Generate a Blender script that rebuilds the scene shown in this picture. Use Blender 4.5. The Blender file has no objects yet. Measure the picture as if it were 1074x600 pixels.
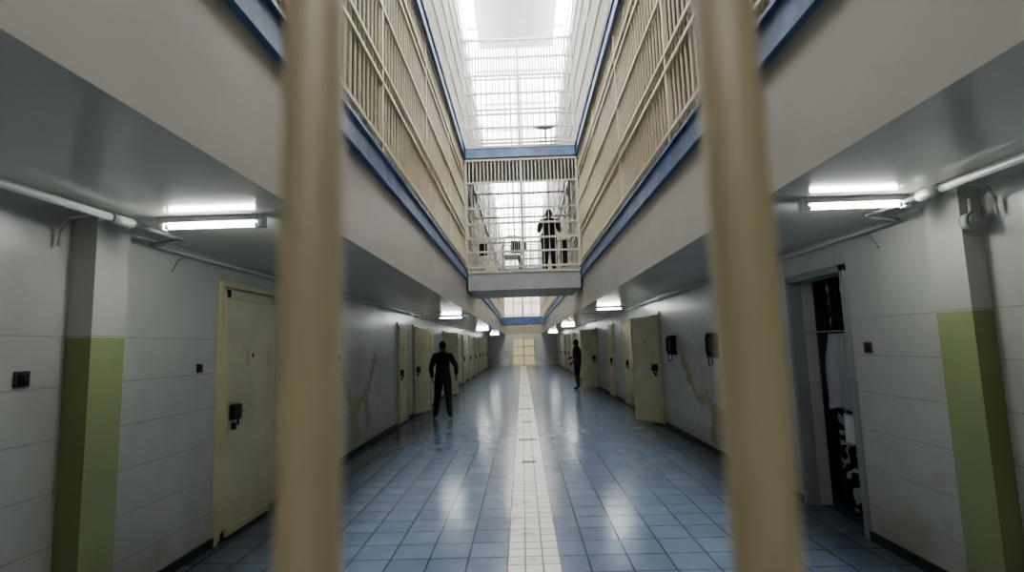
import bpy, bmesh, math, random
from mathutils import Vector, Matrix
random.seed(7)
scene = bpy.context.scene
XL, XR = -2.66, 2.69      # ground floor side walls
FL, FR = -1.30, 1.49      # atrium edges (gallery fascias)
H1 = 2.44                 # underside of first gallery
Y0, Y1 = -3.0, 41.0

# ------------------------------------------------------------------ materials
def new_mat(name):
    m = bpy.data.materials.new(name); m.use_nodes = True
    nt = m.node_tree; b = nt.nodes['Principled BSDF']
    return m, nt, b
def N(nt, t, **k):
    n = nt.nodes.new(t)
    for a, v in k.items(): setattr(n, a, v)
    return n
def paint(name, col, rough=0.4, var=0.12, scale=3.0, bump=0.05, metal=0.0, spec=0.5):
    m, nt, b = new_mat(name)
    tc = N(nt, 'ShaderNodeTexCoord')
    no = N(nt, 'ShaderNodeTexNoise'); no.inputs['Scale'].default_value = scale; no.inputs['Detail'].default_value = 6
    nt.links.new(tc.outputs['Object'], no.inputs['Vector'])
    cr = N(nt, 'ShaderNodeValToRGB')
    cr.color_ramp.elements[0].position = 0.3; cr.color_ramp.elements[1].position = 0.7
    cr.color_ramp.elements[0].color = (*[c*(1-var) for c in col], 1)
    cr.color_ramp.elements[1].color = (*[min(1, c*(1+var*0.5)) for c in col], 1)
    nt.links.new(no.outputs['Fac'], cr.inputs['Fac'])
    nt.links.new(cr.outputs['Color'], b.inputs['Base Color'])
    b.inputs['Roughness'].default_value = rough; b.inputs['Metallic'].default_value = metal
    b.inputs['Specular IOR Level'].default_value = spec
    if bump > 0:
        n2 = N(nt, 'ShaderNodeTexNoise'); n2.inputs['Scale'].default_value = scale*8
        nt.links.new(tc.outputs['Object'], n2.inputs['Vector'])
        bp = N(nt, 'ShaderNodeBump'); bp.inputs['Strength'].default_value = bump; bp.inputs['Distance'].default_value = 0.01
        nt.links.new(n2.outputs['Fac'], bp.inputs['Height']); nt.links.new(bp.outputs['Normal'], b.inputs['Normal'])
    return m
def emit(name, col, s):
    m, nt, b = new_mat(name)
    b.inputs['Base Color'].default_value = (*col, 1)
    b.inputs['Emission Color'].default_value = (*col, 1); b.inputs['Emission Strength'].default_value = s
    return m

def wall_mat(name, col):
    m, nt, b = new_mat(name)
    tc = N(nt, 'ShaderNodeTexCoord'); sp = N(nt, 'ShaderNodeSeparateXYZ'); L = nt.links.new
    L(tc.outputs['Object'], sp.inputs[0])
    def joint(out, period, off, w):
        a = N(nt, 'ShaderNodeMath', operation='ADD'); a.inputs[1].default_value = off; L(out, a.inputs[0])
        mo = N(nt, 'ShaderNodeMath', operation='PINGPONG'); mo.inputs[1].default_value = period/2; L(a.outputs[0], mo.inputs[0])
        lt = N(nt, 'ShaderNodeMath', operation='LESS_THAN'); lt.inputs[1].default_value = w; L(mo.outputs[0], lt.inputs[0])
        return lt.outputs[0]
    h = joint(sp.outputs['Z'], 0.29, 20*0.29-1.73, 0.004)
    lt = N(nt, 'ShaderNodeMath', operation='LESS_THAN'); lt.inputs[1].default_value = 1.75; L(sp.outputs['Z'], lt.inputs[0])
    j = N(nt, 'ShaderNodeMath', operation='MULTIPLY'); L(h, j.inputs[0]); L(lt.outputs[0], j.inputs[1])
    no = N(nt, 'ShaderNodeTexNoise'); no.inputs['Scale'].default_value = 1.6; no.inputs['Detail'].default_value = 8
    mp = N(nt, 'ShaderNodeMapping'); mp.inputs['Scale'].default_value = (1, 1, 0.5); L(tc.outputs['Object'], mp.inputs[0]); L(mp.outputs[0], no.inputs['Vector'])
    cr = N(nt, 'ShaderNodeValToRGB'); cr.color_ramp.elements[0].position = .3; cr.color_ramp.elements[1].position = .7
    cr.color_ramp.elements[0].color = (*[c*0.80 for c in col], 1); cr.color_ramp.elements[1].color = (*col, 1)
    L(no.outputs['Fac'], cr.inputs['Fac'])
    # scuffs and worn paint, mostly on the lower wall
    ns = N(nt, 'ShaderNodeTexNoise'); ns.inputs['Scale'].default_value = 1.1; ns.inputs['Detail'].default_value = 12; ns.inputs['Roughness'].default_value = .62
    mp2 = N(nt, 'ShaderNodeMapping'); mp2.inputs['Scale'].default_value = (1, 1, 1.3); mp2.inputs['Location'].default_value = (3, 5, 2); L(tc.outputs['Object'], mp2.inputs[0]); L(mp2.outputs[0], ns.inputs['Vector'])
    th = N(nt, 'ShaderNodeMapRange'); th.inputs[1].default_value = .56; th.inputs[2].default_value = .64; L(ns.outputs['Fac'], th.inputs[0])
    hz = N(nt, 'ShaderNodeMapRange'); hz.inputs[1].default_value = 1.9; hz.inputs[2].default_value = .6; hz.inputs[3].default_value = 0; hz.inputs[4].default_value = .5; L(sp.outputs['Z'], hz.inputs[0])
    sm = N(nt, 'ShaderNodeMath', operation='MULTIPLY'); L(th.outputs[0], sm.inputs[0]); L(hz.outputs[0], sm.inputs[1])
    mixs = N(nt, 'ShaderNodeMix', data_type='RGBA'); L(sm.outputs[0], mixs.inputs[0]); L(cr.outputs['Color'], mixs.inputs[6]); mixs.inputs[7].default_value = (.42, .39, .28, 1)
    mix = N(nt, 'ShaderNodeMix', data_type='RGBA'); L(j.outputs[0], mix.inputs[0]); L(mixs.outputs[2], mix.inputs[6])
    mix.inputs[7].default_value = (*[c*0.66 for c in col], 1)
    L(mix.outputs[2], b.inputs['Base Color'])
    b.inputs['Roughness'].default_value = 0.33
    n2 = N(nt, 'ShaderNodeTexNoise'); n2.inputs['Scale'].default_value = 7; L(tc.outputs['Object'], n2.inputs['Vector'])
    sb = N(nt, 'ShaderNodeMath', operation='SUBTRACT'); L(n2.outputs['Fac'], sb.inputs[0]); L(j.outputs[0], sb.inputs[1])
    bp = N(nt, 'ShaderNodeBump'); bp.inputs['Strength'].default_value = .25; bp.inputs['Distance'].default_value = .01
    L(sb.outputs[0], bp.inputs['Height']); L(bp.outputs['Normal'], b.inputs['Normal'])
    return m

def tile_mat(name, c1, c2, grout, sx, sy, offx, rough, w=0.012):
    m, nt, b = new_mat(name); L = nt.links.new
    tc = N(nt, 'ShaderNodeTexCoord')
    mp = N(nt, 'ShaderNodeMapping'); mp.inputs['Location'].default_value = (offx, 0, 0); L(tc.outputs['Object'], mp.inputs[0])
    br = N(nt, 'ShaderNodeTexBrick'); br.offset = 0.0; br.squash = 1.0
    br.inputs['Scale'].default_value = 1.0; br.inputs['Brick Width'].default_value = sx; br.inputs['Row Height'].default_value = sy
    br.inputs['Mortar Size'].default_value = w/2; br.inputs['Mortar Smooth'].default_value = 0.2
    br.inputs['Color1'].default_value = (*c1, 1); br.inputs['Color2'].default_value = (*c2, 1); br.inputs['Mortar'].default_value = (*grout, 1)
    L(mp.outputs[0], br.inputs['Vector'])
    no = N(nt, 'ShaderNodeTexNoise'); no.inputs['Scale'].default_value = 3.5; no.inputs['Detail'].default_value = 9; L(tc.outputs['Object'], no.inputs['Vector'])
    mr = N(nt, 'ShaderNodeMapRange'); mr.inputs[1].default_value = .25; mr.inputs[2].default_value = .75; mr.inputs[3].default_value = .84; mr.inputs[4].default_value = 1.08
    L(no.outputs['Fac'], mr.inputs[0])
    mul = N(nt, 'ShaderNodeMix', data_type='RGBA', blend_type='MULTIPLY'); mul.inputs[0].default_value = 1
    L(br.outputs['Color'], mul.inputs[6]); L(mr.outputs[0], mul.inputs[7]); L(mul.outputs[2], b.inputs['Base Color'])
    r = N(nt, 'ShaderNodeMapRange'); r.inputs[1].default_value = .25; r.inputs[2].default_value = .75; r.inputs[3].default_value = rough*.8; r.inputs[4].default_value = rough*1.25
    L(no.outputs['Fac'], r.inputs[0]); L(r.outputs[0], b.inputs['Roughness'])
    b.inputs['Specular IOR Level'].default_value = .5
    n2 = N(nt, 'ShaderNodeTexNoise'); n2.inputs['Scale'].default_value = 9; n2.inputs['Detail'].default_value = 2; L(tc.outputs['Object'], n2.inputs['Vector'])
    ml = N(nt, 'ShaderNodeMath', operation='MULTIPLY'); ml.inputs[1].default_value = .45; L(n2.outputs['Fac'], ml.inputs[0])
    sb = N(nt, 'ShaderNodeMath', operation='SUBTRACT'); L(ml.outputs[0], sb.inputs[0]); L(br.outputs['Fac'], sb.inputs[1])
    bp = N(nt, 'ShaderNodeBump'); bp.inputs['Strength'].default_value = .35; bp.inputs['Distance'].default_value = .008
    L(sb.outputs[0], bp.inputs['Height']); L(bp.outputs['Normal'], b.inputs['Normal'])
    return m

M_wall = wall_mat('white_wall_paint', (0.63, 0.635, 0.59))
M_up = paint('upper_wall_paint', (0.44, 0.41, 0.32), .5)
M_fascia = paint('fascia_paint', (0.48, 0.46, 0.42), .35, .08, 1.2, .03)
M_ceil = paint('glossy_ceiling_paint', (0.58, 0.575, 0.53), .13, .08, 1.5, .04)
M_blue = paint('blue_beam_paint', (0.125, 0.20, 0.37), .4, .4, 4)
M_cream = paint('cream_door_paint', (0.72, 0.67, 0.45), .35, .12, 3)
M_cage = paint('cream_bar_paint', (0.60, 0.55, 0.40), .4, .08, 2, 0)
M_cagew = paint('white_bar_paint', (0.52, 0.51, 0.47), .4, .05, 2, 0)
M_gate = paint('gate_bar_paint', (0.35, 0.30, 0.195), .5, .06, 5, 0)
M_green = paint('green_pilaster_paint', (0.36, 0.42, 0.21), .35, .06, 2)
M_green_shaded = paint('green_pilaster_shaded', (0.31, 0.36, 0.16), .4, .06, 2)  # same green darkened, shade of the near face put into the colour
M_grey = paint('grey_metal_paint', (0.33, 0.35, 0.35), .4)
M_pipe = paint('pipe_paint', (0.46, 0.48, 0.45), .35, .1, 6)
M_black = paint('black_plastic', (0.015, 0.015, 0.017), .4, .1, 5)
M_dark = paint('dark_base_paint', (0.05, 0.055, 0.06), .5)
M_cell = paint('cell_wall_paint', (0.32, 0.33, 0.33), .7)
M_stain = paint('old_yellow_paint', (0.50, 0.46, 0.29), .5, .2, 9)
M_tile = tile_mat('blue_floor_tiles', (0.130, 0.172, 0.242), (0.155, 0.202, 0.278), (0.045, 0.06, 0.09), .30, .30, 0.161, .19, .014)
M_strip = tile_mat('white_strip_tiles', (0.62, 0.62, 0.58), (0.54, 0.54, 0.51), (0.12, 0.12, 0.12), .1307, .15, .161, .30, .014)
M_tube = emit('fluorescent_tube_glow', (0.96, 1.0, 0.95), 38)
M_sky = emit('skylight_glazing', (0.98, 0.98, 0.99), 2.35)
M_sky2 = emit('clerestory_glazing', (1.0, 0.99, 0.98), 3.3)
M_end_glow = emit('end_wall_glow', (1.0, 0.97, 0.88), .7)  # added glow at the far end, not a known window
M_gate_glow = emit('gate_glow_pane', (1.0, 0.9, 0.62), .12)  # added glow for the pale yellow brightness of the end gate
M_white = paint('white_plastic', (0.75, 0.75, 0.73), .4, .03, 3, 0)

# ------------------------------------------------------------------ mesh helpers
def box(bm, x0, x1, y0, y1, z0, z1, mi=0):
    vs = [bm.verts.new(p) for p in ((x0,y0,z0),(x1,y0,z0),(x1,y1,z0),(x0,y1,z0),(x0,y0,z1),(x1,y0,z1),(x1,y1,z1),(x0,y1,z1))]
    fs = []
    for f in ((0,3,2,1),(4,5,6,7),(0,1,5,4),(1,2,6,5),(2,3,7,6),(3,0,4,7)):
        fc = bm.faces.new([vs[i] for i in f]); fc.material_index = mi; fs.append(fc)
    return fs
def cyl(bm, p0, p1, r, seg=12, mi=0, r2=None):
    p0, p1 = Vector(p0), Vector(p1); d = p1-p0
    q = d.to_track_quat('Z', 'Y').to_matrix().to_4x4()
    mat = Matrix.Translation((p0+p1)/2) @ q
    g = bmesh.ops.create_cone(bm, cap_ends=True, segments=seg, radius1=r, radius2=r if r2 is None else r2, depth=d.length, matrix=mat)
    for f in {f for v in g['verts'] for f in v.link_faces}:
        f.material_index = mi; f.smooth = len(f.verts) == 4
def sph(bm, c, s, mi=0, u=12, v=8):
    g = bmesh.ops.create_uvsphere(bm, u_segments=u, v_segments=v, radius=1, matrix=Matrix.Translation(c) @ Matrix.Diagonal((*s, 1)))
    for f in {f for w in g['verts'] for f in w.link_faces}:
        f.material_index = mi; f.smooth = True
    return g['verts']
def pipe(bm, pts, r, seg=12, mi=0):
    for a, b in zip(pts[:-1], pts[1:]): cyl(bm, a, b, r, seg, mi)
    for p in pts[1:-1]: sph(bm, p, (r*1.02,)*3, mi)
def finish(bm, name, mats, bevel=0, tf=None):
    if tf is not None: bmesh.ops.transform(bm, matrix=tf, verts=bm.verts)
    me = bpy.data.meshes.new(name); bm.to_mesh(me); bm.free()
    for m in mats: me.materials.append(m)
    ob = bpy.data.objects.new(name, me); scene.collection.objects.link(ob)
    if bevel:
        md = ob.modifiers.new('bevel', 'BEVEL'); md.width = bevel; md.segments = 2; md.limit_method = 'ANGLE'
    return ob
NB = bmesh.new

# ------------------------------------------------------------------ floor
bm = NB()
box(bm, -5, -0.161, Y0-.2, Y1+.2, -.1, 0, 0)
box(bm, 0.231, 5, Y0-.2, Y1+.2, -.1, 0, 0)
box(bm, -0.161, 0.231, Y0-.2, Y1+.2, -.1, 0, 1)
finish(bm, 'floor', [M_tile, M_strip])

# ------------------------------------------------------------------ walls
WT = .22
def wall(name, xi, sgn, openings, ht):
    bm = NB(); xo = xi+sgn*WT; a, b = min(xi, xo), max(xi, xo)
    y = Y0
    for (o0, o1, h) in openings:
        box(bm, a, b, y, o0, 0, ht); box(bm, a, b, o0, o1, h, ht); y = o1
    box(bm, a, b, y, Y1, 0, ht)
    box(bm, a, b, Y0, Y1, ht, 9.4, 1)
    return finish(bm, name, [M_wall, M_up])
R_open = [(4.40, 5.26, 2.14), (10.30, 11.15, 2.14), (18.9, 19.75, 2.14)]
L_open = [(12.75, 13.6, 2.14), (17.6, 18.4, 2.14)]
wall('wall_left', XL, -1, L_open, H1)
wall('wall_right', XR, 1, R_open, H1)
bm = NB(); box(bm, XL-.3, XR+.3, Y0-.2, Y0, 0, 10.8); finish(bm, 'wall_back', [M_up])
bm = NB()
box(bm, XL-.3, -.75, Y1, Y1+.2, 0, H1, 0); box(bm, .9, XR+.3, Y1, Y1+.2, 0, H1, 0); box(bm, -.75, .9, Y1, Y1+.2, 2.2, H1, 0)
box(bm, XL-.3, XR+.3, Y1, Y1+.2, H1, 3.7, 1); box(bm, XL-.3, FL, Y1, Y1+.2, 3.7, 10.8, 1); box(bm, FR, XR+.3, Y1, Y1+.2, 3.7, 10.8, 1)
finish(bm, 'wall_end', [M_wall, M_up])
bm = NB(); box(bm, FL, FR, Y1+.08, Y1+.12, 3.7, 10.8, 0)  # added glowing panel, gives the upper far end a bright background
for i in range(1, 4):
    x = FL+(FR-FL)*i/4; box(bm, x-.03, x+.03, Y1+.02, Y1+.08, 3.7, 10.8, 1)
for z in (3.73, 5, 6.3, 7.6, 9): box(bm, FL, FR, Y1+.02, Y1+.08, z-.03, z+.03, 1)
finish(bm, 'end_glow_panel_1', [M_end_glow, M_cagew])
bm = NB(); box(bm, -.75, .9, Y1+.12, Y1+.15, 0, 2.2, 0)  # added glowing pane behind the gate bars
for i in range(13):
    x = -.75+1.65*i/12; box(bm, x-.028, x+.028, Y1, Y1+.04, 0, 2.2, 1)
for z in (.05, .8, 1.5, 2.15): box(bm, -.75, .9, Y1-.01, Y1+.05, z-.06, z+.06, 1)
box(bm, .04, .12, Y1-.02, Y1+.06, 0, 2.2, 2)
finish(bm, 'barred_end_gate', [M_gate_glow, M_cream, M_grey])
for nm, a, b, ops in (('baseboard_left', XL, XL+.02, L_open), ('baseboard_right', XR-.02, XR, R_open)):
    bm = NB(); y = Y0
    for o in ops: box(bm, a, b, y, o[0], 0, .07); y = o[1]
    box(bm, a, b, y, Y1, 0, .07); finish(bm, nm, [M_dark])
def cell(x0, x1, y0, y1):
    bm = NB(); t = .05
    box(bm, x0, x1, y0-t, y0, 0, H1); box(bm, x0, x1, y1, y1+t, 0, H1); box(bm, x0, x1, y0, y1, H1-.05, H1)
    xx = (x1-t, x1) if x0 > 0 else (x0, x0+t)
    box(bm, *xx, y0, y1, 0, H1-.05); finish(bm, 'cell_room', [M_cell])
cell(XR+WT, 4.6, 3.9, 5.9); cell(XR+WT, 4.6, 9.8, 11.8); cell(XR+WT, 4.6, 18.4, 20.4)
cell(-4.6, XL-WT, 12.3, 14.2); cell(-4.6, XL-WT, 17.1, 19)

# ------------------------------------------------------------------ gallery slabs + blue beams
def slab(name, x0, x1, z0, z1, cm, fm):
    bm = NB(); fs = box(bm, x0, x1, Y0, Y1, z0, z1, 1); fs[0].material_index = 0
    return finish(bm, name, [cm, fm])
slab('gallery_slab', XL, FL, H1, 3.30, M_ceil, M_fascia)
slab('gallery_slab', FR, XR, H1, 3.30, M_ceil, M_fascia)
slab('gallery_slab', XL, FL-.02, 6.23, 6.45, M_up, M_fascia)
slab('gallery_slab', FR+.02, XR, 6.23, 6.45, M_up, M_fascia)
for (z0, z1) in ((3.19, 3.46), (6.21, 6.50)):
    for (xa, s) in ((FL, 1), (FR, -1)):
        bm = NB()
        o = xa+s*.045; i = xa-s*.09
        a, b = min(o, i), max(o, i)
        box(bm, a, b, Y0, Y1, z0, z0+.03); box(bm, a, b, Y0, Y1, z1-.03, z1)
        w0, w1 = min(xa+s*.02, xa-s*.08), max(xa+s*.02, xa-s*.08)
        box(bm, w0, w1, Y0, Y1, z0+.03, z1-.03)
        finish(bm, 'blue_edge_beam', [M_blue])
bm = NB()
box(bm, XL-.3, FL, Y0-.2, Y1+.2, 9.4, 9.6); box(bm, FR, XR+.3, Y0-.2, Y1+.2, 9.4, 9.6)
finish(bm, 'ceiling', [M_fascia])
bm = NB()
box(bm, FL-.05, FR+.05, Y0, Y1, 10.75, 10.8, 0)
box(bm, FL-.05, FL, Y0, Y1, 9.6, 10.75, 1); box(bm, FR, FR+.05, Y0, Y1, 9.6, 10.75, 1)
y = Y0+.4
while y < Y1:
    box(bm, FL, FR, y-.03, y+.03, 10.68, 10.75, 2)
    box(bm, FL, FL+.04, y-.03, y+.03, 9.6, 10.7, 2); box(bm, FR-.04, FR, y-.03, y+.03, 9.6, 10.7, 2)
    y += 2.4
for z in (9.62, 10.15):
    box(bm, FL, FL+.03, Y0, Y1, z, z+.05, 2); box(bm, FR-.03, FR, Y0, Y1, z, z+.05, 2)
finish(bm, 'skylight', [M_sky, M_sky2, M_cagew])
bm = NB(); box(bm, FL+.3, FR-.3, 12.6, 14.9, 10.50, 10.58); box(bm, FL+.3, FR-.3, 12.56, 12.6, 10.44, 10.62); finish(bm, 'roof_panel', [M_white])

# ------------------------------------------------------------------ cages
def cage_y(x, s, y0, y1, z0, z1, mat, sp=.125, rails=()):
    bm = NB(); n = int((y1-y0)/sp); r = .009
    for i in range(n+1):
        y = y0+.02+(y1-y0-.04)*i/n; box(bm, x-r, x+r, y-r, y+r, z0, z1)
    for z in rails:
        a, b = sorted((x+s*r, x+s*.03)); box(bm, a, b, y0, y1, z-.018, z+.018)
    box(bm, x-.02, x+.02, y0, y1, z1-.04, z1)
    y = y0+.6
    while y < y1:
        box(bm, x-.025, x+.025, y-.025, y+.025, z0, z1); y += 2.45
    return finish(bm, 'gallery_cage', [mat])
R1 = (3.62, 4.25, 4.42, 5.05, 5.65, 5.82); R2 = (6.75, 7.35, 8.1, 8.8)
for (x, s) in ((FL, 1), (FR, -1)):
    cage_y(x-s*.03, s, Y0, 41, 3.46, 6.21, M_cage, rails=R1)
    cage_y(x-s*.03, s, Y0, 41, 6.50, 9.40, M_cagew, rails=R2)
def cage_x(y, z0, z1, bands, rails, mat, name='bridge_cage'):
    bm = NB(); a, b = FL+.03, FR-.03
    for (q0, q1, sp, r) in bands:
        n = int((b-a)/sp)
        for i in range(n+1):
            x = a+(b-a)*i/n; box(bm, x-r, x+r, y-.008, y+.008, q0, q1)
    for z in rails: box(bm, a, b, y-.035, y-.008, z-.024, z+.024)
    for x in (a, (a+b)/2, b): box(bm, x-.03, x+.03, y-.02, y+.02, z0, z1)
    return finish(bm, name, [mat])
cage_x(12.56, 3.40, 6.21, [(3.40, 5.6, .14, .010), (5.6, 6.21, .09, .014)], (3.5, 3.87, 4.2, 4.57, 4.95, 5.6, 6.17), M_cagew)
cage_x(12.56, 6.52, 9.4, [(6.52, 8.37, .14, .012), (8.37, 9.4, .075, .016)], (6.6, 7.0, 7.35, 7.9, 8.37, 8.85, 9.33), M_cagew)
cage_x(14.55, 3.40, 6.2, [(3.40, 6.2, .14, .010)], (3.5, 4.0, 4.48, 5.2, 5.9), M_cagew)
cage_x(14.55, 6.52, 9.4, [(6.52, 9.4, .14, .010)], (6.6, 7.5, 8.4, 9.33), M_cagew)
cage_x(33.05, 3.40, 6.2, [(3.4, 6.2, .14, .025)], (3.5, 4.2, 4.9, 5.6, 6.15), M_cage)
cage_x(33.05, 6.52, 8.0, [(6.52, 8.0, .14, .02)], (6.6, 7.3, 7.98), M_cagew)
def bridge(y0, y1, z0, z1, fm):
    bm = NB(); fs = box(bm, FL+.045, FR-.045, y0, y1, z0, z1, 0); fs[0].material_index = 2
    box(bm, FL+.045, FR-.045, y0-.02, y0, z1-.06, z1, 1)
    finish(bm, 'bridge_landing', [fm, M_fascia, M_up])
bridge(12.5, 14.6, 2.93, 3.40, M_grey)
bridge(12.5, 14.6, 6.23, 6.52, M_blue)
bridge(33.0, 35.0, 2.93, 3.40, M_blue)
bridge(33.0, 35.0, 6.23, 6.52, M_blue)

# ------------------------------------------------------------------ pilasters
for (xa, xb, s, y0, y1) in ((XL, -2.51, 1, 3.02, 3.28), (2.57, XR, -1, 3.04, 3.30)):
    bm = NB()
    fs = box(bm, xa, xb, y0, y1, 0, 1.72, 0); fs[2].material_index = 1  # near face painted darker to carry its shade
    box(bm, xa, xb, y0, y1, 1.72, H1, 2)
    finish(bm, 'pilaster', [M_green, M_green_shaded, M_wall])

# ------------------------------------------------------------------ doors
dn = [0]
def door(side, y0, y1, ang=0.0, ht=2.20, lock=True):
    dn[0] += 1
    w = y1-y0; bm = NB()
    box(bm, 0, .045, 0, w, .03, ht-.03, 0)
    for (a, b, c, d) in ((0, w, .03, .10), (0, w, ht-.10, ht-.03), (0, .05, .03, ht-.03), (w-.05, w, .03, ht-.03)):
        box(bm, .045, .053, a, b, c, d, 0)
    for z in (.35, 1.1, 1.85): cyl(bm, (.055, w-.01, z-.06), (.055, w-.01, z+.06), .014, 8, 0)
    if lock:
        box(bm, .053, .10, .08, .20, 1.02, 1.15, 1); box(bm, .053, .085, .16, .27, 1.07, 1.09, 2)
        cyl(bm, (.10, .14, 1.05), (.10, .14, .97), .01, 8, 1); box(bm, .05, .075, .12, .16, .93, .99, 1)
    box(bm, .053, .060, w/2-.08, w/2+.08, 1.50, 1.64, 0); box(bm, .060, .063, w/2-.015, w/2+.015, 1.56, 1.60, 3)
    mats = [M_cream, M_black, M_grey, M_dark]
    if side == 'L': tf = Matrix.Translation((XL, y0, 0)) @ Matrix.Rotation(-ang, 4, 'Z')
    else:
        bmesh.ops.transform(bm, matrix=Matrix.Diagonal((-1, 1, 1, 1)), verts=bm.verts)
        bmesh.ops.reverse_faces(bm, faces=bm.faces)
        tf = Matrix.Translation((XR, y0, 0)) @ Matrix.Rotation(ang, 4, 'Z')
    ob = finish(bm, 'door_%d' % dn[0], mats, .003, tf)
    bm = NB(); s = 1 if side == 'L' else -1; X = XL if side == 'L' else XR
    a, b = sorted((X, X+s*.03))
    fr = .05
    box(bm, a, b, y0-fr, y0, 0, ht+fr); box(bm, a, b, y1, y1+fr, 0, ht+fr); box(bm, a, b, y0, y1, ht, ht+fr)
    finish(bm, 'door_frame', [M_cream])
    return ob
door('L', 4.60, 5.50)
door('L', 11.15, 12.0, ht=2.12)
door('L', 12.75, 13.6, ang=.3, ht=2.12)
door('L', 14.8, 15.65, ht=2.12)
door('L', 17.6, 18.4, ang=.5, ht=2.12)
for y in (20.5, 23.2, 26, 29, 32, 35, 38): door('L', y, y+.85, ht=2.12)
door('R', 10.30, 11.15, ang=.45, ht=2.12)
door('R', 13.2, 14.05, ht=2.12)
door('R', 18.9, 19.75, ang=.62, ht=2.12)
for y in (15.6, 21.4, 24, 27, 30, 33, 36, 38.8): door('R', y, y+.85, ht=2.12)
bm = NB()
for (a, b) in ((4.35, 4.41), (5.25, 5.31)): box(bm, XR-.025, XR+.1, a, b, 0, 2.19)
box(bm, XR-.025, XR+.1, 4.35, 5.31, 2.13, 2.19)
finish(bm, 'door_frame', [M_grey], .004)
for side, X, s in (('l', XL, 1), ('r', XR, -1)):
    bm = NB()
    for z in (3.30, 6.45):
        y = Y0+1
        while y < Y1-2:
            a, b = sorted((X, X+s*.04)); box(bm, a, b, y, y+.85, z, z+2.1, 0)
            a, b = sorted((X, X+s*.05)); box(bm, a, b, y+.25, y+.6, z+1.4, z+1.7, 1); y += 2.6
    finish(bm, 'gallery_cell_doors', [M_grey, M_black])

m, nt, b = new_mat('printed_curtain_fabric'); L = nt.links.new
tc = N(nt, 'ShaderNodeTexCoord'); no = N(nt, 'ShaderNodeTexNoise'); no.inputs['Scale'].default_value = 5.5; no.inputs['Detail'].default_value = 2.5; no.inputs['Distortion'].default_value = 1.2
L(tc.outputs['Object'], no.inputs['Vector'])
cr = N(nt, 'ShaderNodeValToRGB'); cr.color_ramp.interpolation = 'CONSTANT'; cr.color_ramp.elements[0].color = (.01, .01, .012, 1)
cr.color_ramp.elements[1].position = .57; cr.color_ramp.elements[1].color = (.42, .42, .46, 1)
L(no.outputs['Fac'], cr.inputs['Fac']); L(cr.outputs['Color'], b.inputs['Base Color']); b.inputs['Roughness'].default_value = .85
M_curt = m
def cloth(name, x, y0, y1, z0, z1, mat, amp, freq, ny=40, nz=30, shape=None, th=.004, tf=None):
    bm = NB(); g = {}
    for i in range(ny+1):
        for j in range(nz+1):
            u, v = i/ny, j/nz
            z = z0+(z1-z0)*v
            y = y0+(y1-y0)*u
            if shape: y, z = shape(u, v, y, z)
            g[i, j] = bm.verts.new((x+amp*math.sin(freq*u*6.28+2*v)*(1.15-v*.6)+amp*.4*math.sin(13*u+9*v), y, z))
    for i in range(ny):
        for j in range(nz):
            f = bm.faces.new((g[i, j], g[i+1, j], g[i+1, j+1], g[i, j+1])); f.smooth = True
    ob = finish(bm, name, [mat], 0, tf); md = ob.modifiers.new('solid', 'SOLIDIFY'); md.thickness = th
    return ob
cloth('patterned_curtain', XR+.20, 4.42, 5.02, .06, 2.12, M_curt, .02, 4)
M_cloth = paint('grey_cloth', (.42, .42, .44), .9, .1, 6)
cloth('hanging_shirt', XR+.09, 4.50, 4.94, .98, 1.62, M_cloth, .015, 2, shape=lambda u, v, y, z: (4.72+(y-4.72)*(1.0-(1.3*(v-.70) if v > .70 else 0)), z-.05*abs(u-.5)*(1-v)*2))
cloth('paper_note', XR+.13, 4.64, 4.80, .66, .92, M_white, .003, 1, 8, 8)
bm = NB(); cyl(bm, (XR+.09, 4.41, 1.64), (XR+.09, 5.25, 1.64), .006, 8); finish(bm, 'clothes_line', [M_grey])

# ------------------------------------------------------------------ gate in front of the viewer
bm = NB()
gx = -.0890; sp = .183; k = -14
while gx+k*sp < XR:
    x = gx+k*sp; k += 1
    if x < XL+.03 or x > XR-.03: continue
    cyl(bm, (x, .22, .02), (x, .22, 2.36), .0130, 24)
for z in (.06, 1.02, 2.34):
    box(bm, XL+.01, XR-.01, .213, .227, z-.025, z+.025)
finish(bm, 'barred_gate', [M_gate])

# ------------------------------------------------------------------ fluorescent lights
def fluor(xc, y, ln=.62):
    bm = NB(); z = H1
    box(bm, xc-ln/2, xc+ln/2, y-.03, y+.03, z-.035, z, 0)
    for e in (-1, 1): box(bm, xc+e*ln/2-.018, xc+e*ln/2+.018, y-.025, y+.025, z-.075, z, 0)
    cyl(bm, (xc-ln/2+.018, y, z-.055), (xc+ln/2-.018, y, z-.055), .013, 12, 1)
    for e in (-1, 1): cyl(bm, (xc+e*(ln/2-.02), y, z-.055), (xc+e*(ln/2-.045), y, z-.055), .0135, 12, 2)
    finish(bm, 'fluorescent_light', [M_white, M_tube, M_grey])
for y in (-2.0, 3.12, 14.0, 25, 36): fluor(-1.88, y)  # first one is added behind the camera, unseen, to light the near walls
for y in (-2.0, 3.18, 12.4, 23.5, 35): fluor(2.06, y)  # first one likewise added out of view for near light

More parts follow.
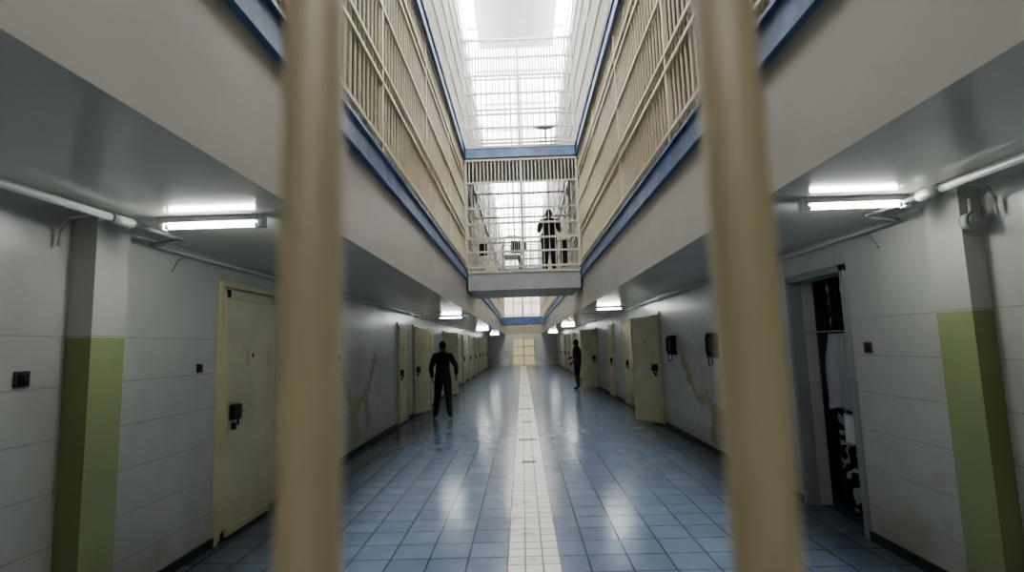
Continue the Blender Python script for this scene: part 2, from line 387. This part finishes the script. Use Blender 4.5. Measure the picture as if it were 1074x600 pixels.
# ------------------------------------------------------------------ conduits, boxes, switches
def conduit(X, s):
    bm = NB(); x = X+s*.34; z = 2.395
    cyl(bm, (x, Y0, z), (x, 3.0, z), .021, 14); cyl(bm, (x, 2.88, z), (x, 3.04, z), .029, 14)
    cyl(bm, (x, 1.6, z), (x, 1.68, z), .027, 14)
    pipe(bm, [(x, 3.0, z), (x, 3.5, z), (X+s*.06, 3.62, z-.01), (X+s*.06, 40.9, z-.01)], .014)
    for y in range(1, 40, 3):
        if y > 4: box(bm, *sorted((X, X+s*.08)), y-.012, y+.012, z-.03, z+.012)
    pipe(bm, [(x, 2.78, z), (X+s*.12, 2.84, z-.01), (X+s*.035, 2.9, z-.06), (X+s*.03, 2.9, 2.24)], .009)
    finish(bm, 'conduit_pipe', [M_pipe])
    bm = NB(); pipe(bm, [(X+s*.08, 4.0, z-.03), (X+s*.03, 3.95, z-.06), (X+s*.012, 3.9, z-.16)], .005)
    finish(bm, 'hanging_cable', [M_grey])
conduit(XL, 1); conduit(XR, -1)
bm = NB(); cyl(bm, (2.60, 2.98, 2.23), (2.60, 3.035, 2.23), .05, 20); cyl(bm, (2.6, 2.965, 2.23), (2.6, 2.98, 2.23), .035, 16)
pipe(bm, [(2.6, 3.0, 2.27), (2.6, 3.0, 2.36)], .01); finish(bm, 'junction_box', [M_pipe])
def switch(X, s, y, z, sz=.05):
    bm = NB(); box(bm, *sorted((X, X+s*.012)), y-sz, y+sz, z-sz, z+sz, 0); box(bm, *sorted((X+s*.012, X+s*.02)), y-sz*.6, y+sz*.6, z-sz*.6, z+sz*.6, 1)
    cyl(bm, (X+s*.02, y, z), (X+s*.03, y, z), sz*.25, 10, 0)
    finish(bm, 'wall_switch', [M_dark, M_black], .002)
switch(XL, 1, 2.76, 1.5, .042); switch(XL, 1, 4.30, 1.49, .035); switch(XR, -1, 4.16, 1.5, .04); switch(XL, 1, 7.6, 1.5, .04)
def phone(X, s, y, z):
    bm = NB()
    box(bm, *sorted((X, X+s*.10)), y-.11, y+.11, z-.17, z+.17, 0)
    box(bm, *sorted((X+s*.10, X+s*.115)), y-.02, y+.09, z-.12, z+.02, 1)
    cyl(bm, (X+s*.15, y-.07, z-.12), (X+s*.15, y-.07, z+.12), .02, 10, 0)
    sph(bm, (X+s*.13, y-.07, z+.12), (.035, .03, .03)); sph(bm, (X+s*.13, y-.07, z-.12), (.035, .03, .03))
    pipe(bm, [(X+s*.14, y-.07, z-.14), (X+s*.12, y-.03, z-.28), (X+s*.05, y+.03, z-.26), (X+s*.05, y+.04, z-.16)], .007)
    finish(bm, 'wall_payphone', [M_black, M_grey], .006)
phone(XR, -1, 9.4, 1.52); phone(XR, -1, 7.4, 1.52); phone(XL, 1, 14.3, 1.5)
def patch(X, s, pts, w):
    bm = NB(); prev = None; x = X+s*.003
    for i, (y, z) in enumerate(pts):
        q0 = Vector(pts[max(0, i-3)]); q1 = Vector(pts[min(len(pts)-1, i+3)]); t = (q1-q0).normalized()
        a_, b2 = w*(.3+.8*random.random()), w*(.3+.8*random.random())
        a = bm.verts.new((x, y-t.y*a_, z+t.x*a_)); b_ = bm.verts.new((x, y+t.y*b2, z-t.x*b2))
        if prev: bm.faces.new((prev[0], prev[1], b_, a))
        prev = (a, b_)
    bmesh.ops.recalc_face_normals(bm, faces=bm.faces)
    finish(bm, 'old_paint_patch', [M_stain])
def poly(pts, n=8):
    out = []
    for (a, b), (c, d) in zip(pts[:-1], pts[1:]):
        for i in range(n):
            t = i/n; out.append((a+(c-a)*t+random.uniform(-.02, .02), b+(d-b)*t+random.uniform(-.02, .02)))
    out.append(pts[-1]); return out
patch(XL, 1, poly([(7.8, 1.35), (7.95, .95), (8.3, .72), (8.75, .8), (9.1, 1.0), (9.5, 1.5)]), .14)
patch(XL, 1.3, poly([(8.25, .75), (8.35, .45), (8.45, .16)]), .24)
patch(XL, 1.6, poly([(8.9, .9), (9.0, .55), (9.1, .3)]), .18)
patch(XR, -1, poly([(7.0, .45), (7.5, .55), (7.9, .75), (8.3, .7), (8.7, 1.0), (9.0, 1.35)]), .14)
patch(XR, -1.3, poly([(7.6, .6), (7.7, .35), (7.75, .12)]), .18)
bm = NB()
for (y, w, d) in ((7.45, .10, .05), (9.15, .15, .07), (11.2, .12, .06), (13.5, .15, .08), (17, .15, .08), (22, .15, .1)):
    box(bm, .035-w, .035+w, y-d, y+d, 0, .004, 1)
    for i in range(7):
        x = .035-w+.01+(2*w-.02)*i/6; box(bm, x-.006, x+.006, y-d, y+d, .004, .008, 0)
finish(bm, 'floor_drain_grates', [M_dark, M_black])
bm = NB(); n = 24; rings = []
for j in range(7):
    r = .28*j/6; rings.append([bm.verts.new((.72+r*math.cos(a*6.283/n), 12.30+r*.8*math.sin(a*6.283/n), 6.80+.07*(j/6)**2+.25*r*math.sin(a*6.283/n))) for a in range(n)] if j else [bm.verts.new((.72, 12.30, 6.80))])
for j in range(1, 7):
    for a in range(n):
        b2 = (a+1) % n
        f = bm.faces.new((rings[0][0], rings[1][b2], rings[1][a]) if j == 1 else (rings[j-1][a], rings[j-1][b2], rings[j][b2], rings[j][a])); f.smooth = True
cyl(bm, (.72, 12.30, 6.8), (.72, 12.53, 6.66), .015, 8); cyl(bm, (.72, 12.30, 6.81), (.72, 12.14, 7.0), .008, 8); sph(bm, (.72, 12.14, 7.0), (.025,)*3)
ob = finish(bm, 'satellite_dish', [M_pipe])

# ------------------------------------------------------------------ people
M_skin = paint('skin', (.30, .18, .12), .55, .05, 10, 0)
M_skin2 = paint('skin_dark', (.10, .055, .035), .55, .05, 10, 0)
M_hair = paint('hair', (.012, .01, .01), .7, .1, 20, 0)
M_unif = paint('dark_uniform', (.012, .014, .020), .8, .2, 8, .1)
M_shoe = paint('black_shoe', (.01, .01, .01), .4, .1, 8, 0)
M_tee = paint('dark_tshirt', (.03, .03, .035), .85, .2, 8, .1)
M_short = paint('dark_shorts', (.02, .022, .03), .85, .2, 8, .1)
def skin_mesh(vs, es, rs, root=0, sub=1):
    me = bpy.data.meshes.new('t'); me.from_pydata([tuple(v) for v in vs], es, [])
    ob = bpy.data.objects.new('t', me); scene.collection.objects.link(ob)
    ob.modifiers.new('k', 'SKIN'); ss = ob.modifiers.new('s', 'SUBSURF'); ss.levels = sub; ss.render_levels = sub
    sv = me.skin_vertices[0].data
    for i, r in enumerate(rs):
        sv[i].radius = r if isinstance(r, tuple) else (r, r); sv[i].use_root = (i == root)
    bpy.context.view_layer.update()
    dg = bpy.context.evaluated_depsgraph_get()
    out = bpy.data.meshes.new_from_object(ob.evaluated_get(dg))
    bpy.data.objects.remove(ob); return out
def seg_dist(p, a, b):
    d = b-a; t = max(0, min(1, (p-a).dot(d)/max(1e-9, d.length_squared))); return (p-(a+d*t)).length
def person(name, loc, yaw, J, mats, forearm_skin=False, shin_skin=False, hy=0.0, K=1.22):
    J = {k: Vector(v) for k, v in J.items()}
    pel, ch, nk = J['pelvis'], J['chest'], J['neck']
    V = []; R = []; E = []; G = []
    def add(p, r, par, g=0, k=None):
        V.append(Vector(p)); R.append(r*(K if k is None else k)); i = len(V)-1
        if par is not None: E.append((par, i)); G.append((par, i, g))
        return i
    p = add(pel, .130, None); w = add(pel.lerp(ch, .45), .128, p, 0); c = add(ch, .140, w, 0)
    u = add(ch.lerp(nk, .6), .105, c, 0); n1 = add(nk, .062, u, 0); n2 = add(nk+(J['head']-nk)*.45, .056, n1, 2)
    for s in 'LR':
        sh = add(J['sh'+s], .070, u, 0); sm = add(J['sh'+s].lerp(J['el'+s], .5), .056, sh, 0); el = add(J['el'+s], .046, sm, 0)
        g = 2 if forearm_skin else 0
        kk = 1.05 if forearm_skin else None
        fm = add(J['el'+s].lerp(J['wr'+s], .4), .043, el, g, kk); add(J['wr'+s], .028, fm, g, kk)
        hp = add(J['hip'+s], .096, p, 1); th = add(J['hip'+s].lerp(J['kn'+s], .5), .083, hp, 1); kn = add(J['kn'+s], .065, th, 1)
        g = 2 if shin_skin else 1
        kk = .95 if shin_skin else None
        cf = add(J['kn'+s].lerp(J['an'+s], .35), .062, kn, g, kk); an = add(J['an'+s], .050, cf, g, kk)
        add(J['an'+s].lerp(J['to'+s], .5)-Vector((0, 0, .005)), .044, an, 4, 1.1); add(J['to'+s], .036, len(V)-1, 4, 1.1)
    bm = NB()
    body = skin_mesh(V, E, R, 0, 1); bm.from_mesh(body)
    for f in bm.faces:
        cc = f.calc_center_median(); best = min(G, key=lambda g: seg_dist(cc, V[g[0]], V[g[1]])); f.material_index = best[2]; f.smooth = True
    for s, sg in (('L', -1), ('R', 1)):
        wr = J['wr'+s]; d = (wr-J['el'+s]).normalized()
        side = d.cross(Vector((sg, 0, 0)))
        if side.length < .2: side = Vector((0, 1, 0))
        side.normalize(); curl = side.cross(d).normalized()*(-1 if s == 'L' else 1)
        hv = [wr, wr+d*.05]; he = [(0, 1)]; hr = [.026, .030]
        for k, (off, ln) in enumerate(((-.03, .062), (-.01, .074), (.01, .07), (.028, .056))):
            b0 = wr+d*.088+side*off; i0 = len(hv)
            hv += [b0, b0+d*ln*.55+curl*.008, b0+d*ln*.85+curl*.03]; hr += [.012, .010, .009]; he += [(1, i0), (i0, i0+1), (i0+1, i0+2)]
        i0 = len(hv); hv += [wr+d*.035-side*.035, wr+d*.075-side*.052+curl*.012]; hr += [.013, .010]; he += [(1, i0), (i0, i0+1)]
        hm = skin_mesh(hv, he, hr, 1, 1); n0 = len(bm.faces); bm.from_mesh(hm); bm.faces.ensure_lookup_table()
        for f in bm.faces[n0:]: f.material_index = 2; f.smooth = True
    hb = NB(); vs = sph(hb, (0, 0, 0), (.076, .096, .118), 2, 24, 18)
    for v in vs:
        if v.co.z < -.02: k = (-v.co.z-.02)/.1; v.co.x *= 1-.30*k; v.co.y = v.co.y*(1-.2*k)+.018*k
        if abs(v.co.x) < .014 and v.co.y > .06 and -.035 < v.co.z < .02: v.co.y += .02*(1-(v.co.z+.035)/.055*.7)
    for f in hb.faces:
        q = f.calc_center_median()
        if q.z > .055 or (q.y < -.005 and q.z > -.045): f.material_index = 3
    for e in (-1, 1):
        sph(hb, (e*.078, -.004, -.008), (.010, .020, .032), 2, 10, 8)
        sph(hb, (e*.030, .086, .004), (.012, .008, .007), 3, 8, 6)
    sph(hb, (0, .093, -.062), (.024, .007, .006), 2, 8, 6)
    tmp = bpy.data.meshes.new('h'); hb.to_mesh(tmp); hb.free()
    zax = (J['head']-nk).normalized()
    tilt = Vector((0, 0, 1)).rotation_difference((zax+Vector((0, 0, 1.5))).normalized()).to_matrix().to_4x4()
    tmp.transform(Matrix.Translation(J['head']) @ tilt @ Matrix.Rotation(hy, 4, 'Z'))
    bm.from_mesh(tmp)
    return finish(bm, name, mats, 0, Matrix.Translation(loc) @ Matrix.Rotation(yaw, 4, 'Z'))
def stand(**k):
    J = dict(pelvis=(0, 0, .96), chest=(0, 0, 1.27), neck=(0, 0, 1.47), head=(0, .02, 1.625),
             shL=(-.175, 0, 1.40), elL=(-.25, -.03, 1.13), wrL=(-.26, .05, .89), shR=(.175, 0, 1.40), elR=(.25, -.03, 1.13), wrR=(.26, .05, .89),
             hipL=(-.09, 0, .90), knL=(-.11, .03, .50), anL=(-.12, -.01, .09), toL=(-.14, .15, .04),
             hipR=(.09, 0, .90), knR=(.11, .03, .50), anR=(.12, -.01, .09), toR=(.14, .15, .04))
    J.update(k); return J
guard = stand(elL=(-.265, -.05, 1.14), wrL=(-.24, .08, .91), elR=(.31, -.06, 1.16), wrR=(.30, .10, .95),
              knL=(-.13, .05, .50), anL=(-.18, .02, .09), toL=(-.23, .17, .04), knR=(.12, .02, .50), anR=(.15, -.10, .095), toR=(.19, .06, .04))
person('uniformed_guard', (-1.84, 12.1, 0), .12, guard, [M_unif, M_unif, M_skin, M_hair, M_shoe], hy=.5, K=1.25)
far = stand(elR=(.25, .0, 1.14), wrR=(.16, .20, 1.10), elL=(-.24, -.02, 1.13), wrL=(-.2, .14, .96))
person('standing_prisoner', (1.90, 18.6, 0), 1.3, far, [M_tee, M_short, M_skin2, M_hair, M_shoe], True, True)
DZ = 3.40
lean = stand(pelvis=(0, -.08, .92), chest=(0, .10, 1.17), neck=(0, .26, 1.31), head=(0, .36, 1.43), shL=(-.18, .20, 1.26), elL=(-.28, .26, 1.00), wrL=(-.24, .46, 1.12),
             shR=(.18, .20, 1.26), elR=(.28, .26, 1.00), wrR=(.24, .46, 1.12))
person('leaning_prisoner', (.76, 13.14, DZ), math.pi, lean, [M_tee, M_short, M_skin2, M_hair, M_shoe], True, K=1.35)
def chair(loc, yaw):
    bm = NB()
    box(bm, -.21, .21, -.20, .22, .40, .43)
    for sx in (-1, 1):
        for sy in (-1, 1): cyl(bm, (sx*.24, sy*.23, 0), (sx*.20, sy*.18, .41), .022, 8, 0, .028)
        cyl(bm, (sx*.22, -.20, .42), (sx*.20, -.28, .84), .018, 8); cyl(bm, (sx*.23, .18, .42), (sx*.24, .16, .63), .014, 8); cyl(bm, (sx*.24, .18, .63), (sx*.22, -.24, .65), .018, 8)
    for i in range(7):
        x = -.15+.05*i; cyl(bm, (x, -.21, .43), (x*1.0, -.285, .84+.03*(1-(i-3)**2/9)), .012, 6)
    pipe(bm, [(-.20, -.28, .84), (-.1, -.288, .87), (.1, -.288, .87), (.20, -.28, .84)], .02, 8)
    finish(bm, 'plastic_chair', [M_pipe], 0, Matrix.Translation(loc) @ Matrix.Rotation(yaw, 4, 'Z'))
chair((-.20, 12.98, DZ), .1)
M_towel = paint('dark_cloth', (.03, .03, .035), .9, .2, 8, .1)
for (xc, w, z0, z1) in ((-1.03, .24, 4.12, 4.46), (-.10, .26, 4.16, 4.52), (1.26, .22, 3.80, 4.50), (.16, .12, 4.20, 4.46)):
    cloth('hanging_laundry', 14.50, -xc-w/2, -xc+w/2, z0, z1, M_towel, .010, 2, 14, 10, tf=Matrix.Rotation(math.pi/2, 4, 'Z'))

# ------------------------------------------------------------------ world + camera
w = bpy.data.worlds.new('world'); scene.world = w; w.use_nodes = True
w.node_tree.nodes['Background'].inputs[0].default_value = (.7, .8, 1, 1); w.node_tree.nodes['Background'].inputs[1].default_value = .5
cam = bpy.data.cameras.new('camera'); co = bpy.data.objects.new('camera', cam); scene.collection.objects.link(co)
cam.sensor_width = 36; cam.lens = 550/1074*36; cam.clip_start = .02; cam.clip_end = 200
ey = Vector((11, -62, -550)).normalized(); ez = Vector((-149, 4900, -550)); ez = (ez-ey*ez.dot(ey)).normalized(); ex = ey.cross(ez)
Rm = Matrix((ex, ey, ez)).to_4x4()
co.matrix_world = Matrix.Translation((0, 0, 1.6)) @ Rm
cam.dof.use_dof = True; cam.dof.focus_distance = 9.0; cam.dof.aperture_fstop = 2.8
scene.camera = co
scene.view_settings.view_transform = 'AgX'
scene.view_settings.look = 'AgX - Medium High Contrast'
scene.view_settings.exposure = 1.0
